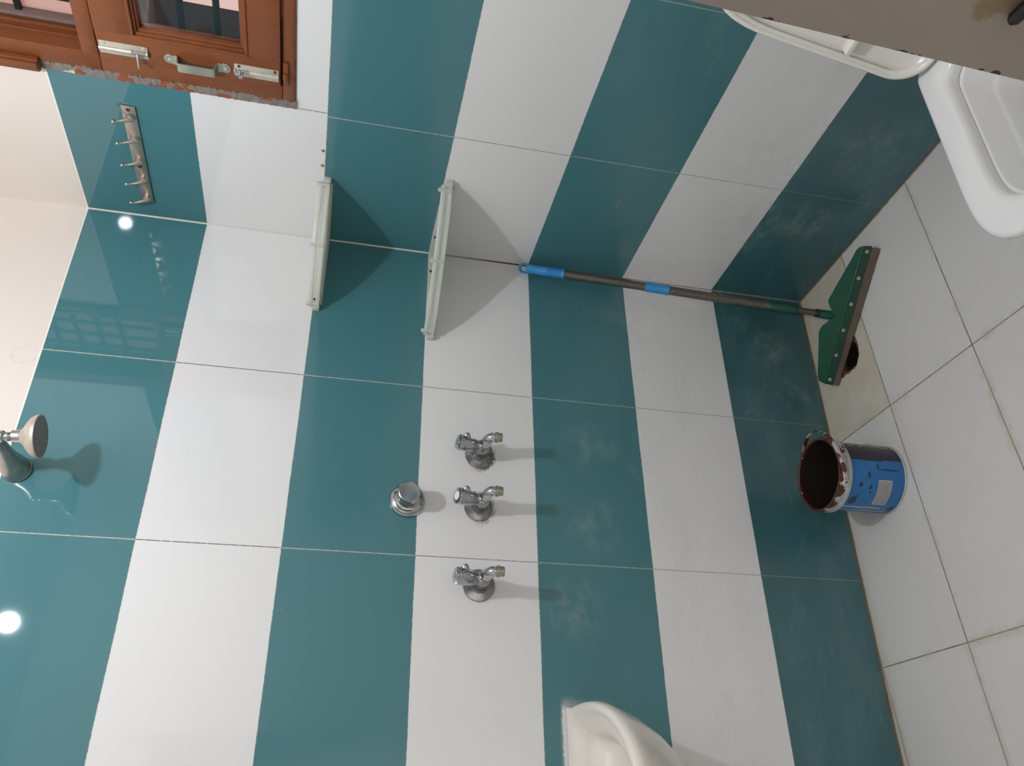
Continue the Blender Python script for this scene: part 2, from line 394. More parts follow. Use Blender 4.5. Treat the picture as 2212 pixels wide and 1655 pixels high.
def loft(bm, rings, cap0=False, cap1=False):
    V = [[bm.verts.new(p) for p in r] for r in rings]; n = len(V[0])
    for a, b in zip(V, V[1:]):
        for k in range(n): bm.faces.new((a[k], a[(k + 1) % n], b[(k + 1) % n], b[k]))
    if cap0: bm.faces.new(V[0][::-1])
    if cap1: bm.faces.new(V[-1])

def fz(x, y): return 0.014 + 0.009 * x + 0.0187 * (-y)

# ------------------------------------------------------------------ room shell
XR, YN, H = 2.30, -2.45, 2.62
# floor with the broken drain hole in the corner
bm = bmesh.new()
hole = [(0.205, -0.262), (0.212, -0.300), (0.207, -0.325), (0.188, -0.345), (0.172, -0.352), (0.150, -0.352), (0.135, -0.349), (0.112, -0.350), (0.108, -0.332), (0.120, -0.300), (0.150, -0.268), (0.180, -0.250)]
hole2 = []
for i in range(len(hole)):
    a = Vector(hole[i]); b = Vector(hole[(i + 1) % len(hole)])
    for t in (0, .33, .66):
        p = a.lerp(b, t); hole2.append((p.x + random.uniform(-.0022, .0022), p.y + random.uniform(-.0022, .0022)))
def ring(pts, zf): return [bm.verts.new((x, y, zf(x, y))) for x, y in pts]
outer = ring([(-0.02, 0.02), (XR, 0.02), (XR, YN), (-0.02, YN)], fz)
inner = ring(hole2, fz); low = ring(hole2, lambda x, y: fz(x, y) - 0.0035)
cx = sum(p[0] for p in hole2) / len(hole2); cy = sum(p[1] for p in hole2) / len(hole2)
step = [bm.verts.new((cx + (x - cx) * 0.74, cy + (y - cy) * 0.74, fz(x, y) - 0.006)) for x, y in hole2]
deep = [bm.verts.new((cx + (x - cx) * 0.70, cy + (y - cy) * 0.70, -0.06)) for x, y in hole2]
es = [bm.edges.new((r[i], r[(i + 1) % len(r)])) for r in (outer, inner) for i in range(len(r))]
bmesh.ops.triangle_fill(bm, edges=es, use_beauty=True)
n = len(hole2); hf = []
for a, b in ((inner, low), (low, step), (step, deep)):
    for k in range(n): hf.append(bm.faces.new((a[k], a[(k + 1) % n], b[(k + 1) % n], b[k])))
hf.append(bm.faces.new(deep))
hf_idx = None
bm.faces.index_update(); hf_idx = [f.index for f in hf]
floor = struct('floor', bm, M_FLOOR, smooth=5, recalc=False)
def drain_mat():
    N = NT('broken_dirty_drain_edge'); v, X, Y, Z = N.xyz(); n = N.noise(v, 120, 4)
    c = N.mix(n, (0.06, 0.035, 0.02), (0.30, 0.20, 0.12)); c = N.mix(N.mt('LESS_THAN', Z, 0.008), c, (0.030, 0.024, 0.022))
    N.out(c, 0.8); return N.m
floor.data.materials.append(drain_mat())
for i in hf_idx: floor.data.polygons[i].material_index = 1

bm = bmesh.new(); box(bm, (-0.12, YN, -0.08), (0, 0.0, H)); struct('wall_left', bm, M_A)
# window wall with its opening
OX0, OX1, OZ0, OZ1 = 0.452, 0.952, 1.565, 2.58
bm = bmesh.new()
box(bm, (-0.12, 0, -0.08), (OX0, 0.10, H)); box(bm, (OX1, 0, -0.08), (XR + .12, 0.10, H))
box(bm, (OX0, 0, -0.08), (OX1, 0.10, OZ0)); box(bm, (OX0, 0, OZ1), (OX1, 0.10, H))
struct('wall_right', bm, M_B)
bm = bmesh.new()
box(bm, (0.20, 0.10, 1.30), (OX0 + 0.02, 0.28, H)); box(bm, (OX1, 0.10, 1.30), (1.7, 0.28, H))
box(bm, (OX0 + .02, 0.10, 1.30), (OX1, 0.28, OZ0)); box(bm, (OX0 + .02, 0.10, OZ1), (OX1, 0.28, H))
struct('trim_window_reveal', bm, M_REVEAL)
bm = bmesh.new(); DY0, DY1, DZ = -1.76, -1.055, 2.06
box(bm, (XR, YN, -0.08), (XR + .12, DY0, H)); box(bm, (XR, DY1, -0.08), (XR + .12, 0.0, H)); box(bm, (XR, DY0, DZ), (XR + .12, DY1, H)); struct('wall_rear', bm, M_PALE)
bm = bmesh.new(); box(bm, (XR + .12, DY0 - .4, -0.08), (3.1, DY0 - .3, 2.4)); box(bm, (XR + .12, DY1 + .3, -0.08), (3.1, DY1 + .4, 2.4)); box(bm, (3.1, DY0 - .4, -0.08), (3.2, DY1 + .4, 2.4)); box(bm, (XR + .12, DY0 - .4, 2.4), (3.2, DY1 + .4, 2.5)); struct('wall_hallway', bm, M_CREAM)
bm = bmesh.new(); box(bm, (XR + .0, DY0 - .4, -.08), (3.2, DY1 + .4, .055)); struct('floor_hallway', bm, M_FLOOR)
bm = bmesh.new(); box(bm, (-0.12, YN - .12, -0.08), (XR + .12, YN, H)); struct('wall_near', bm, M_PALE)
bm = bmesh.new(); box(bm, (-0.12, YN - .12, H), (XR + .12, 0.28, H + .1)); struct('ceiling', bm, M_PALE)

# cement bead round the window frame
bm = bmesh.new()
def rough_strip(bm, p0, p1, w, out, n=90, inward=Vector((0, 0, 1))):
    p0 = Vector(p0); p1 = Vector(p1); rows = []
    for i in range(n + 1):
        p = p0.lerp(p1, i / n); wv = w * (1 + random.uniform(-.28, .22))
        rows.append([bm.verts.new(p), bm.verts.new(p + Vector((0, -out * random.uniform(.5, 1.0), 0)) + inward * 0.001),
                     bm.verts.new(p + Vector((0, -out * random.uniform(.7, 1.3), 0)) + inward * wv), bm.verts.new(p + inward * (wv + .002) + Vector((0, .004, 0)))])
    for a, b in zip(rows, rows[1:]):
        for k in range(3): bm.faces.new((a[k], a[k + 1], b[k + 1], b[k]))
rough_strip(bm, (0.4525, -0.0005, 1.5655), (0.4525, -0.0005, 2.105), 0.025, 0.0050, n=150, inward=Vector((1, 0, 0)))
rough_strip(bm, (0.4525, -0.0005, 1.5652), (0.95, -0.0005, 1.5652), 0.003, 0.0025, n=120)
struct('trim_window_cement', bm, M_CEM, smooth=60)

# ------------------------------------------------------------------ window
win = bpy.data.objects.new('window_1', None); COL.objects.link(win); win['kind'] = 'structure'
bm = bmesh.new()
FY = -0.006                                                   # frame face
box(bm, (0.4745, FY, 1.567), (0.950, 0.095, 1.5945), .003)    # sill member
box(bm, (0.4745, FY, 1.5945), (0.5160, 0.095, 1.9775), .003)  # left stile beside the casement
box(bm, (0.4745, FY, 1.9775), (0.5205, 0.095, 2.55), .003)    # left stile beside the fixed light
box(bm, (0.888, FY, 1.5945), (0.950, 0.095, 2.55), .003)
box(bm, (0.5205, FY, 2.520), (0.888, 0.095, 2.575), .003)
box(bm, (0.5155, FY, 1.9775), (0.888, 0.095, 2.0120), .003)   # transom
box(bm, (0.456, 0.0, 1.566), (0.4745, 0.095, 2.575))
link('window_frame', bm, M_WOOD, win)
def rect_frame(bm, x0, x1, z0, z1, wd, y0, y1, bev=.0015):
    box(bm, (x0, y0, z0), (x0 + wd, y1, z1), bev); box(bm, (x1 - wd, y0, z0), (x1, y1, z1), bev)
    box(bm, (x0 + wd, y0, z0), (x1 - wd, y1, z0 + wd), bev); box(bm, (x0 + wd, y0, z1 - wd), (x1 - wd, y1, z1), bev)
bm = bmesh.new()
rect_frame(bm, 0.5195, 0.889, 2.011, 2.521, 0.0040, 0.030, 0.036, .001); rect_frame(bm, 0.5195, 0.889, 2.011, 2.521, 0.0060, 0.050, 0.057, .001)
link('stepped_rebate', bm, M_WOOD, win)
bm = bmesh.new(); rect_frame(bm, 0.5195, 0.889, 2.011, 2.521, 0.0075, 0.070, 0.094, .001)
link('mesh_frame', bm, simple('dusty_grey_brown_wood', (0.20, 0.145, 0.125), 0.6, 0, .25, 60), win)
bm = bmesh.new(); box(bm, (0.524, 0.098, 2.014), (0.886, 0.102, 2.518)); link('frosted_pane', bm, M_FROST, win)
bm = bmesh.new()
for z in (2.150, 2.220, 2.292, 2.364, 2.436): box(bm, (0.526, 0.080, z), (0.883, 0.092, z + .013), .002)
for x in (0.562, 0.632, 0.702, 0.772, 0.842): box(bm, (x, 0.088, 2.017), (x + .009, 0.096, 2.515), .001)
link('glazing_bar', bm, M_IRON, win)
# architrave above the tile line
bm = bmesh.new()
box(bm, (0.4555, -0.022, 2.103), (0.4880, -0.0062, 2.60), .004); box(bm, (0.4680, -0.030, 2.103), (0.4840, -0.022, 2.60), .003)
box(bm, (0.488, -0.022, 2.545), (0.955, -0.0062, 2.60), .004)
link('architrave', bm, M_WOOD, win)
# casements
def sash(x0, x1, z0, z1, hinge_right=True):
    bm = bmesh.new()
    sw_l, sw_r, sb, stp = 0.070, 0.070, 0.070, 0.076
    y0, y1 = -0.014, 0.024
    box(bm, (x0, y0, z0), (x0 + sw_l, y1, z1), .003); box(bm, (x1 - sw_r, y0, z0), (x1, y1, z1), .003)
    box(bm, (x0 + sw_l, y0, z0), (x1 - sw_r, y1, z0 + sb), .0006); box(bm, (x0 + sw_l, y0, z1 - stp), (x1 - sw_r, y1, z1), .0006)
    s = link('casement', bm, M_WOOD, win)
    gx0, gx1, gz0, gz1 = x0 + sw_l, x1 - sw_r, z0 + sb, z1 - stp
    bm = bmesh.new()
    for k, (a, yy) in enumerate(((0.0, -0.0165), (0.005, -0.010), (0.010, -0.004))):
        rect_frame(bm, gx0 + a - .003, gx1 - a + .003, gz0 + a - .003, gz1 - a + .003, 0.0062, yy, 0.020, .0018)
    link('bead', bm, M_WOOD, s)
    bm = bmesh.new(); box(bm, (gx0 + .010, 0.006, gz0 + .010), (gx1 - .010, 0.010, gz1 - .010)); link('pane', bm, M_GLASS, s)
    return s
sash(0.5175, 0.8855, 1.5975, 1.9735)
bm = bmesh.new()
for z in (1.668, 1.744, 1.820, 1.896, 1.955): box(bm, (0.515, 0.080, z - .0065), (0.889, 0.092, z + .0065), .001)
for x in (0.80,): box(bm, (x, 0.088, 1.595), (x + .009, 0.096, 1.978))
link('grille', bm, M_IRON, win)

# tower bolts and pull handle on the casement
def tower_bolt(x, z0, z1, lever_z, label, up):
    w_ = 0.031
    t = thing('tower_bolt', (x, -0.014, (z0 + z1) / 2), label, 'bolt', 'tower bolts on the brown casement')
    bm = bmesh.new(); box(bm, (x - w_ / 2, -0.0165, z0), (x + w_ / 2, -0.0142, z1), .0007)
    tube(bm, [(x - .001, -0.0175, z0), (x - .001, -0.0175, lever_z - .017)], 0.0060, 16)
    tube(bm, [(x - .001, -0.0175, lever_z + .012), (x - .001, -0.0175, z1)], 0.0060, 16)
    link('plate', bm, M_BRASS, t)
    bm = bmesh.new(); tube(bm, [(x - .001, -0.0180, z0 + .004), (x - .001, -0.0180, z1 - .004)], 0.0046, 14); link('rod', bm, M_CHROME, t)
    bm = bmesh.new()
    if up:  tube(bm, [(x - .002, -0.0225, lever_z), (x - .012, -0.030, lever_z - .001), (x - .026, -0.034, lever_z - .002)], [(.0042, .0042), (.0042, .0030), (.0050, .0028)], 12)
    else:   tube(bm, [(x - .001, -0.0225, lever_z), (x - .001, -0.036, lever_z)], [.0050, .0056], 12)
    link('knob', bm, M_CHROME, t)
    for zz in (z0 + .008, z1 - .010):
        bm = bmesh.new(); lathe(bm, [(.0036, 0), (.0034, .0012), (.002, .0018)], (x + .0108, -0.0163, zz), (0, -1, 0), 14); link('screw', bm, M_RUST if not up else M_BRASS, t)
tower_bolt(0.5500, 1.8715, 1.9690, 1.892, 'longer tower bolt at top of the brown casement beside the transom, lever sticking out', True)
tower_bolt(0.5480, 1.6010, 1.6950, 1.680, 'shorter tower bolt at bottom corner of the brown casement, paint-smeared plate', False)
t = thing('pull_handle', (0.546, -0.014, 1.771), 'flat bent metal pull handle on the brown casement between the two bolts', 'handle')
bm = bmesh.new()
prof = [(1.836, -.0160), (1.815, -.0160), (1.812, -.0175), (1.810, -.030), (1.8085, -.036), (1.804, -.038), (1.738, -.038), (1.7335, -.036), (1.732, -.030), (1.730, -.0175), (1.727, -.0160), (1.706, -.0160)]
x0h, wh = 0.546, 0.0105
for side in (0,):
    rows = []
    for i, (z, y) in enumerate(prof):
        p = Vector((0, y, z)); a = Vector((0, prof[max(i - 1, 0)][1], prof[max(i - 1, 0)][0])); b = Vector((0, prof[min(i + 1, len(prof) - 1)][1], prof[min(i + 1, len(prof) - 1)][0]))
        tg = (b - a).normalized(); nn = Vector((0, -tg.z, tg.y)) * 0.0012
        ww = wh * (1.15 if i in (1, 2, 9, 10) else (0.6 if i in (0, 11) else 1.0))
        rows.append([Vector((x0h - ww, 0, 0)) + p + nn, Vector((x0h + ww, 0, 0)) + p + nn, Vector((x0h + ww, 0, 0)) + p - nn, Vector((x0h - ww, 0, 0)) + p - nn])
    loft(bm, rows, True, True)
for zz in (1.828, 1.714): lathe(bm, [(.0118, 0), (.0118, .0016), (.0108, .0022)], (x0h, -.0146, zz), (0, -1, 0), 28)
gp_ = link('grip', bm, M_HANDLE, t)
for zz in (1.828, 1.714):
    bm = bmesh.new(); lathe(bm, [(.0042, 0), (.004, .0014), (.0015, .0022)], (0.546, -0.0165, zz), (0, -1, 0), 16); link('screw', bm, M_BRASS, t)
    bm = bmesh.new() if False else None
# bolt keeper on the frame
t = thing('bolt_keeper', (0.548, -0.006, 1.585), 'small brown painted bolt keeper on the sill member below the lower tower bolt', 'keeper')
bm = bmesh.new(); box(bm, (0.522, -0.011, 1.5810), (0.582, -0.0062, 1.5925), .001); tube(bm, [(0.541, -0.012, 1.5868), (0.556, -0.012, 1.5868)], 0.0065, 14); link('bracket', bm, M_WOOD, t)

# ------------------------------------------------------------------ hook rail
t = thing('hook_rail', (0.2225, 0.0, 1.941), 'brushed metal rail of five ball-ended hooks on teal tile beside the window', 'hook rail')
bm = bmesh.new(); box(bm, (0.0625, -0.0050, 1.9265), (0.3825, -0.0025, 1.9570), .0006); link('back_plate', bm, M_NICKEL, t)
bm = bmesh.new(); box(bm, (0.0660, -0.0026, 1.9300), (0.3790, -0.0002, 1.9535)); link('mounting_strip', bm, M_DARK, t)
for bx, (by, bz) in ((.3526, (-.0287, 1.9726)), (.2852, (-.0283, 1.9742)), (.2132, (-.0275, 1.9753)), (.147, (-.0265, 1.9755)), (.0789, (-.0255, 1.9754))):
    bz -= 0.0008; cz = 1.9425; by = -0.0290
    bm = bmesh.new()
    lathe(bm, [(.0115, 0), (.0110, .003), (.0100, .007), (.0080, .011), (.004, .013)], (bx, -.005, cz - .003), (0, -1, 0), 24)
    tube(bm, spline([(bx, -.008, cz - .004), (bx, -.014, cz + .000), (bx, -.0195, cz + .007), (bx, -.0245, cz + .017), (bx, by, bz - .003)], 6), [.0095 - .0066 * min(1, k / 20) for k in range(25)], 14)
    h = link('hook', bm, M_NICKEL, t)
    bm = bmesh.new(); ball(bm, (bx, by, bz), .0057); link('ball_tip', bm, M_CHROME, h)
for sx, sz in ((.3715, 1.9425), (.1905, 1.9425), (.0715, 1.9440)):
    bm = bmesh.new(); lathe(bm, [(.0056, 0), (.0050, .0008), (.002, .0011)], (sx, -.005, sz), (0, -1, 0), 16); link('screw', bm, M_RUST, t)

# ------------------------------------------------------------------ corner shelves
def shelf(zf, Re, Rm, label):
    t = thing('corner_shelf', (0, 0, zf), label, 'shelf', 'translucent quarter-round corner shelves')
    Rx = Re * 1.09; p = math.log(2) / math.log(Rx / (Rm * math.sqrt(.5)))
    def R(th):
        a = Rx * (abs(math.cos(th)) ** p + abs(math.sin(th)) ** p) ** (-1 / p); b = Re / max(math.cos(th), math.sin(th))
        return (a ** -14 + b ** -14) ** (-1 / 14)
    def pt(th, dr, z): return Vector((0.0012 + (R(th) + dr) * math.cos(th), -0.0012 - (R(th) + dr) * math.sin(th), z))
    n = 48; ths = [i / n * math.pi / 2 for i in range(n + 1)]
    bm = bmesh.new()
    loft(bm, [[Vector((.0012, -.0012, z))] + [pt(th, -.001, z) for th in ths] for z in (zf, zf + .0022)], True, True)
    for k in range(7):       # shallow ribs of the soap tray
        th = math.radians(12 + 11 * k); a = Vector((math.cos(th), -math.sin(th), 0))
        tube(bm, [a * .05 + Vector((0, 0, zf + .0026)), a * (R(th) - .015) + Vector((0, 0, zf + .0026))], .0018, 8)
    link('tray', bm, M_SHELF, t)
    bm = bmesh.new()
    loft(bm, [[pt(th, -.0022, zf - .001), pt(th, 0, zf - .001), pt(th, 0, zf + .009), pt(th, -.0022, zf + .009)] for th in ths[1:-1]], True, True)
    link('front_lip', bm, M_SHELF, t)
    bm = bmesh.new()
    box(bm, (0.001, -0.0036, zf - .007), (Re - .020, -0.0008, zf + .020), .0006)
    box(bm, (0.0008, -(Re - .020), zf - .007), (0.0036, -0.001, zf + .020), .0006)
    link('back_flange', bm, M_SHELF, t)
    bm = bmesh.new()
    box(bm, (Re - .021, -.017, zf - .002), (Re + .002, -0.0008, zf + .017), .0020)
    box(bm, (0.0008, -(Re + .002), zf - .002), (.017, -(Re - .021), zf + .017), .0020)
    link('end_clip', bm, M_SHELF, t)
    bm = bmesh.new(); m = 40
    tube(bm, [pt(0.055 + i / m * (math.pi / 2 - .11), .0015, zf + .0215) for i in range(m + 1)], [(0.0066, 0.0026)] * (m + 1), 14, flat=(0, 0, 1)); link('guard_rail', bm, M_SHELF, t)
    for th in (0.10, math.pi / 4 - .02, math.pi / 2 - .10):
        bm = bmesh.new(); q = pt(th, .0015, 0)
        lathe(bm, [(.0042, 0), (.0040, .0245), (.0050, .027), (.0058, .030), (.0050, .0335), (.0024, .0355)], (q.x, q.y, zf), (0, 0, 1), 18)
        link('post', bm, M_SHELF, t)
    for (q, w_) in ((.075, 'B'), (.068, 'A')) + (((Re - .030, 'B'), (Re - .034, 'A')) if zf > 1.3 else ()):
        bm = bmesh.new()
        if w_ == 'B': lathe(bm, [(.0048, 0), (.0040, .0009)], (q, -.0036, zf + .012), (0, -1, 0), 16)
        else: lathe(bm, [(.0048, 0), (.0040, .0009)], (.0036, -q, zf + .012), (1, 0, 0), 16)
        link('screw', bm, M_RUST, t)
    if zf > 1.3:
        bm = bmesh.new(); box(bm, (Re - .016, -.0180, zf + .000), (Re - .0035, -.0168, zf + .0035)); link('slot', bm, M_DARK, t)
shelf(1.4790, 0.246, 0.236, 'upper small translucent corner shelf at the white and teal tile border')
shelf(1.1730, 0.299, 0.249, 'lower wider translucent corner shelf above the blue squeegee handle')

# ------------------------------------------------------------------ shower head
t = thing('shower_head', (0, -0.757, 2.075), 'chrome shower head with round sprayer on short wall arm, left of the shelves', 'shower head')
bm = bmesh.new()
pa = spline([(0.001, -.757, 2.071), (.012, -.757, 2.072), (.05, -.756, 2.073), (.10, -.754, 2.074), (.135, -.752, 2.077), (.150, -.7515, 2.078)], 6)
rd = [.031, .031, .031, .0305, .030, .0295, .029, .0285, .0275, .026, .0245, .023, .021, .0195, .018, .0168, .0158, .015, .0142, .0137, .0133, .013, .013, .013, .013, .0128, .0126, .0125, .0122, .0115, .010]
tube(bm, pa, rd[:len(pa)], 28); ball(bm, (.152, -.7515, 2.076), .0135); link('arm', bm, simple('dull_stained_chrome', (0.40, 0.36, 0.33), 0.36, 0.9, 0.3, 60), t)
bm = bmesh.new(); lathe(bm, [(.011, -.004), (.0125, 0), (.0125, .010), (.010, .013), (.008, .016)], (.153, -.7515, 2.070), (.06, .05, -1), 24); ball(bm, (.1545, -.7510, 2.051), .0098); link('swivel_joint', bm, M_CHROME, t)
hd = Vector((.045, .07, -1)).normalized(); ho = Vector((.1550, -.7500, 2.045))
bm = bmesh.new(); lathe(bm, [(.0100, .0195), (.0150, .0200), (.0165, .022), (.0205, .026), (.0300, .032), (.0395, .040), (.0440, .047), (.0458, .052), (.0455, .055), (.0430, .0555)], ho, hd, 40, True, False)
bn = bmesh.new(); lathe(bn, [(.0085, 0), (.0130, .003), (.0138, .018), (.0150, .0205)], ho, hd, 36); link('neck', bn, M_CHROME, t)
sp = link('sprayer', bm, simple('limescaled_plastic_rim', (0.52, 0.46, 0.38), 0.45, 0.35, 0.25, 70), t)
bm = bmesh.new(); lathe(bm, [(.0435, 0), (.0425, .0016), (.001, .0022)], ho + hd * .0536, hd, 40)
def face_mat():
    N = NT('grey_nozzle_plate'); v = N.objxyz()[0]; n = N.noise(v, 120, 5); vo = N.n.new('ShaderNodeTexVoronoi'); vo.inputs['Scale'].default_value = 120; N.l.new(v, vo.inputs['Vector'])
    c = N.mix(n, (0.10, 0.105, 0.10), (0.28, 0.26, 0.235)); c = N.mix(N.mt('LESS_THAN', vo.outputs['Distance'], .25), c, (0.07, 0.07, 0.07)); N.out(c, 0.55); return N.m
link('nozzle_plate', bm, face_mat(), sp)

# ------------------------------------------------------------------ flush valve knob
t = thing('flush_valve', (0, -0.766, 1.219), 'round chrome stop valve knob on teal tile above the three taps', 'valve')
bm = bmesh.new(); lathe(bm, [(.0425, .0004), (.0425, .004), (.0400, .008), (.0375, .0085), (.0365, .013), (.0330, .016), (.0320, .0165), (.0305, .021), (.0270, .0225), (.020, .023)], (0, -.766, 1.219), (1, 0, 0), 48); link('flange', bm, M_CHROME, t)
bm = bmesh.new(); lathe(bm, [(.0185, .022), (.0185, .032), (.0225, .036), (.0262, .039), (.0265, .057), (.0255, .0602), (.0235, .0615), (.0228, .0613), (.001, .0613)], (0, -.766, 1.219), (1, 0, .02), 48); link('knob', bm, simple('satin_scratched_chrome', (0.42, 0.43, 0.44), 0.26, 1.0, 0.10, 60), t, smooth=22)

# ------------------------------------------------------------------ taps
def tap(y, label, cap_turn, fl=.0345, z=1.0455):
    t = thing('wall_tap', (0, y, z), label, 'tap', 'chrome bib taps in a row on the white band')
    O = Vector((0, y, z))
    bm = bmesh.new(); lathe(bm, [(fl, .0004), (fl + .0006, .0025), (fl - .0010, .0045), (fl - .010, .0070), (.021, .0085), (.0185, .014)], O, (1, 0, 0), 40); link('flange', bm, M_CHROME2, t)
    bm = bmesh.new()
    lathe(bm, [(.0175, .012), (.0150, .018), (.0145, .030), (.0165, .036), (.0185, .044), (.0180, .058), (.0145, .066), (.007, .069)], O, (1, 0, 0), 28)
    b_ = Vector((.34, 0, 1)).normalized()
    lathe(bm, [(.0135, .004), (.0150, .012), (.0150, .022), (.0175, .024), (.0175, .030)], O + Vector((.047, 0, 0)), b_, 26)
    link('body', bm, M_CHROME2, t)
    bm = bmesh.new()
    tube(bm, [O + p for p in spline([(.050, 0, -.002), (.070, .0005, -.0035), (.090, .001, -.0065), (.1035, .001, -.0125), (.1075, .001, -.0225)], 6)], [.0125 - .0004 * abs(k - 9) * .35 + .0014 * math.sin(min(1, k / 24) * math.pi) for k in range(25)], 22)
    link('spout', bm, M_CHROME, t)
    bm = bmesh.new(); lathe(bm, [(.0128, 0), (.0132, .002), (.0132, .006), (.0112, .0065), (.0112, .016), (.0098, .017), (.0096, .013)], O + Vector((.1075, .001, -.0205)), (.06, 0, -1), 26); link('aerator', bm, simple('scaled_aerator', (0.36, 0.33, 0.27), 0.35, 0.8, 0.25, 150), t)
    # handle: fluted cap with a thumb lever
    c0 = O + Vector((.047, 0, 0)) + b_ * .029
    d, u, v = b_, Vector((0, 1, 0)), b_.cross(Vector((0, 1, 0)))
    bm = bmesh.new(); rings = []
    for h, r in ((0, .0165), (.003, .0185), (.022, .0198), (.034, .0205), (.0375, .0192), (.0385, .0150)):
        ring_ = []
        for k in range(48):
            a = 2 * math.pi * k / 48; rr = r * (1 + (.050 if h < .029 else .02) * math.cos(4 * a + cap_turn))
            ring_.append(c0 + d * h + (u * math.cos(a) + v * math.sin(a)) * rr)
        rings.append(ring_)
    loft(bm, rings, True, True)
    la = cap_turn; ld_ = (u * math.cos(la) + v * math.sin(la))
    tube(bm, [c0 + d * .018 + ld_ * .010, c0 + d * .020 + ld_ * .019, c0 + d * .023 + ld_ * .0245, c0 + d * .0245 + ld_ * .0275], [(.0095, .0080), (.0090, .0068), (.0075, .0055), (.0035, .0025)], 14, flat=tuple(d))
    link('handle', bm, M_CHROME, t)
    bm = bmesh.new(); lathe(bm, [(.0110, 0), (.0106, .0012), (.0080, .0014), (.0068, .0006), (.001, .0004)], c0 + d * .0383, d, 26); link('cap_button', bm, M_WCER if cap_turn == -0.85 else M_CHROME, t)
tap(-.6310, 'chrome wall tap nearest the corner shelves, rust stained around its flange', -0.75)
tap(-.7710, 'middle chrome wall tap below the round stop valve, pale ring on its cap', -0.85)
tap(-.9620, 'chrome wall tap farthest from the shelves, alone past the tile joint', -0.55, .0375, 1.0445)

# ------------------------------------------------------------------ squeegee
def FLR(px, py, up=0.0):
    d = FW + RT * ((px - 1106) / 1774.11) + DN * ((py - 827.5) / 1774.11); z = .02
    for _ in range(6):
        P_ = CP + d * ((z - CP.z) / d.z); z = fz(P_.x, P_.y) + up
    return P_
b1 = FLR(1900, 538, .0015); b2 = FLR(1811, 832, .0015); TT = Vector((.030, -.034, .93))
nn = (b2 - b1).cross(TT - b1).normalized()
if nn.z < 0: nn = -nn
along = (b2 - b1).normalized(); upv = nn.cross(along).normalized()
if upv.z < 0: upv = -upv
def PL(px, py):
    d = FW + RT * ((px - 1106) / 1774.11) + DN * ((py - 827.5) / 1774.11)
    return CP + d * ((b1 - CP).dot(nn) / d.dot(nn))
t = thing('floor_squeegee', ((b1 + b2) / 2), 'green floor squeegee with blue grip and dark pole leaning in the corner', 'squeegee')
top = PL(1124, 578); bot = PL(1800, 682); ax = (bot - top).normalized(); Lp = (bot - top).length
def on(px):  # point of the pole axis seen at image column px
    a = PL(px, 578 + (px - 1124) * 104 / 676.0); return top + ax * (a - top).dot(ax)
def seg_(name, pa, pb, prof, mat, parent, seg=24):
    A_ = on(pa); B_ = on(pb); l = (B_ - A_).length; bm = bmesh.new(); lathe(bm, [(r, f * l) for r, f in prof], A_, ax, seg); return link(name, bm, mat, parent)
bm = bmesh.new()     # hanging loop: ring round a slot at the grip end
A0 = on(1138); e2 = nn.cross(ax).normalized()
ri = [A0 + e2 * .011, A0 - ax * .008 + e2 * .0125, A0 - ax * .016 + e2 * .0105, A0 - ax * .0205 + e2 * .004, A0 - ax * .0205 - e2 * .004, A0 - ax * .016 - e2 * .0105, A0 - ax * .008 - e2 * .0125, A0 - e2 * .011]
tube(bm, spline(ri, 5), [(.0035, .0075)] * 36, 12, flat=tuple(e2))
lp = link('hanging_loop', bm, M_BLUE, t)
gp = [(.0118, 0.0), (.0142, .02)] + [(.0142 + (.0010 if k % 2 else 0), .05 + k * .0) for k in range(0)]
gp = [(.0118, 0.0), (.0140, .02), (.0140, .52)]
for k in range(14): gp += [(.0146, .54 + k * .028), (.0138, .554 + k * .028)]
gp += [(.0145, .96), (.0152, .98), (.0152, 1.0), (.0125, 1.0)]
seg_('grip', 1137, 1219, gp, M_BLUE, t)
seg_('upper_pole', 1217, 1397, [(.0118, 0), (.0118, 1)], M_POLE, t)
seg_('collar', 1394, 1445, [(.0125, 0), (.0140, .02), (.0140, .9), (.0150, .93), (.0150, 1)], M_BLUE, t)
seg_('lower_pole', 1444, 1664, [(.0125, 0), (.0125, 1)], M_POLE, t)
seg_('sleeve', 1661, 1723, [(.0125, 0), (.0140, .03), (.0142, .97), (.0125, 1)], M_GREEND, t)
seg_('neck_rod', 1722, 1770, [(.0085, 0), (.0085, 1)], M_POLE, t)
seg_('neck_nut', 1759, 1773, [(.0095, 0), (.0115, .2), (.0115, .8), (.0100, 1)], M_BLACK, t)
seg_('socket', 1771, 1803, [(.0115, 0), (.0125, .1), (.0125, .7), (.006, 1)], M_GREEN, t)
def plate(name, px, th, off, mat, parent):
    P = [PL(*q) + nn * off for q in px]; bm = bmesh.new(); loft(bm, [[p - nn * th / 2 for p in P], [p + nn * th / 2 for p in P]], True, True); return link(name, bm, mat, parent, smooth=25)
wing = [(1880, 531), (1868, 531), (1857, 533), (1850, 539), (1845, 548), (1839, 560), (1831, 573), (1822, 589), (1812, 606), (1803, 622), (1797, 634), (1790, 645), (1789, 653), (1792, 663), (1795, 668), (1796, 682), (1790, 692), (1785, 697), (1777, 702), (1771, 710), (1768, 718), (1768, 740), (1767, 770), (1766, 800), (1766, 815), (1769, 822), (1776, 826), (1784, 829), (1800, 790), (1862, 600)]
wb = plate('blade_holder', [(1882, 531), *wing[1:28], (1795, 829), (1800, 812), (1834, 700), (1858, 615)], .0032, 0.004, M_GREEN, t)
bm = bmesh.new(); r0 = PL(1863, 533) + nn * .0065; r1 = PL(1780, 827) + nn * .0065
tube(bm, [r0, r1], .0022, 10); link('ridge', bm, M_GREEN, wb)
bm_strip = [(1864, 532), (1881, 532), (1797, 829), (1781, 828)]
st_ = plate('clamp_strip', bm_strip, .0035, .0075, M_GREEND, t)
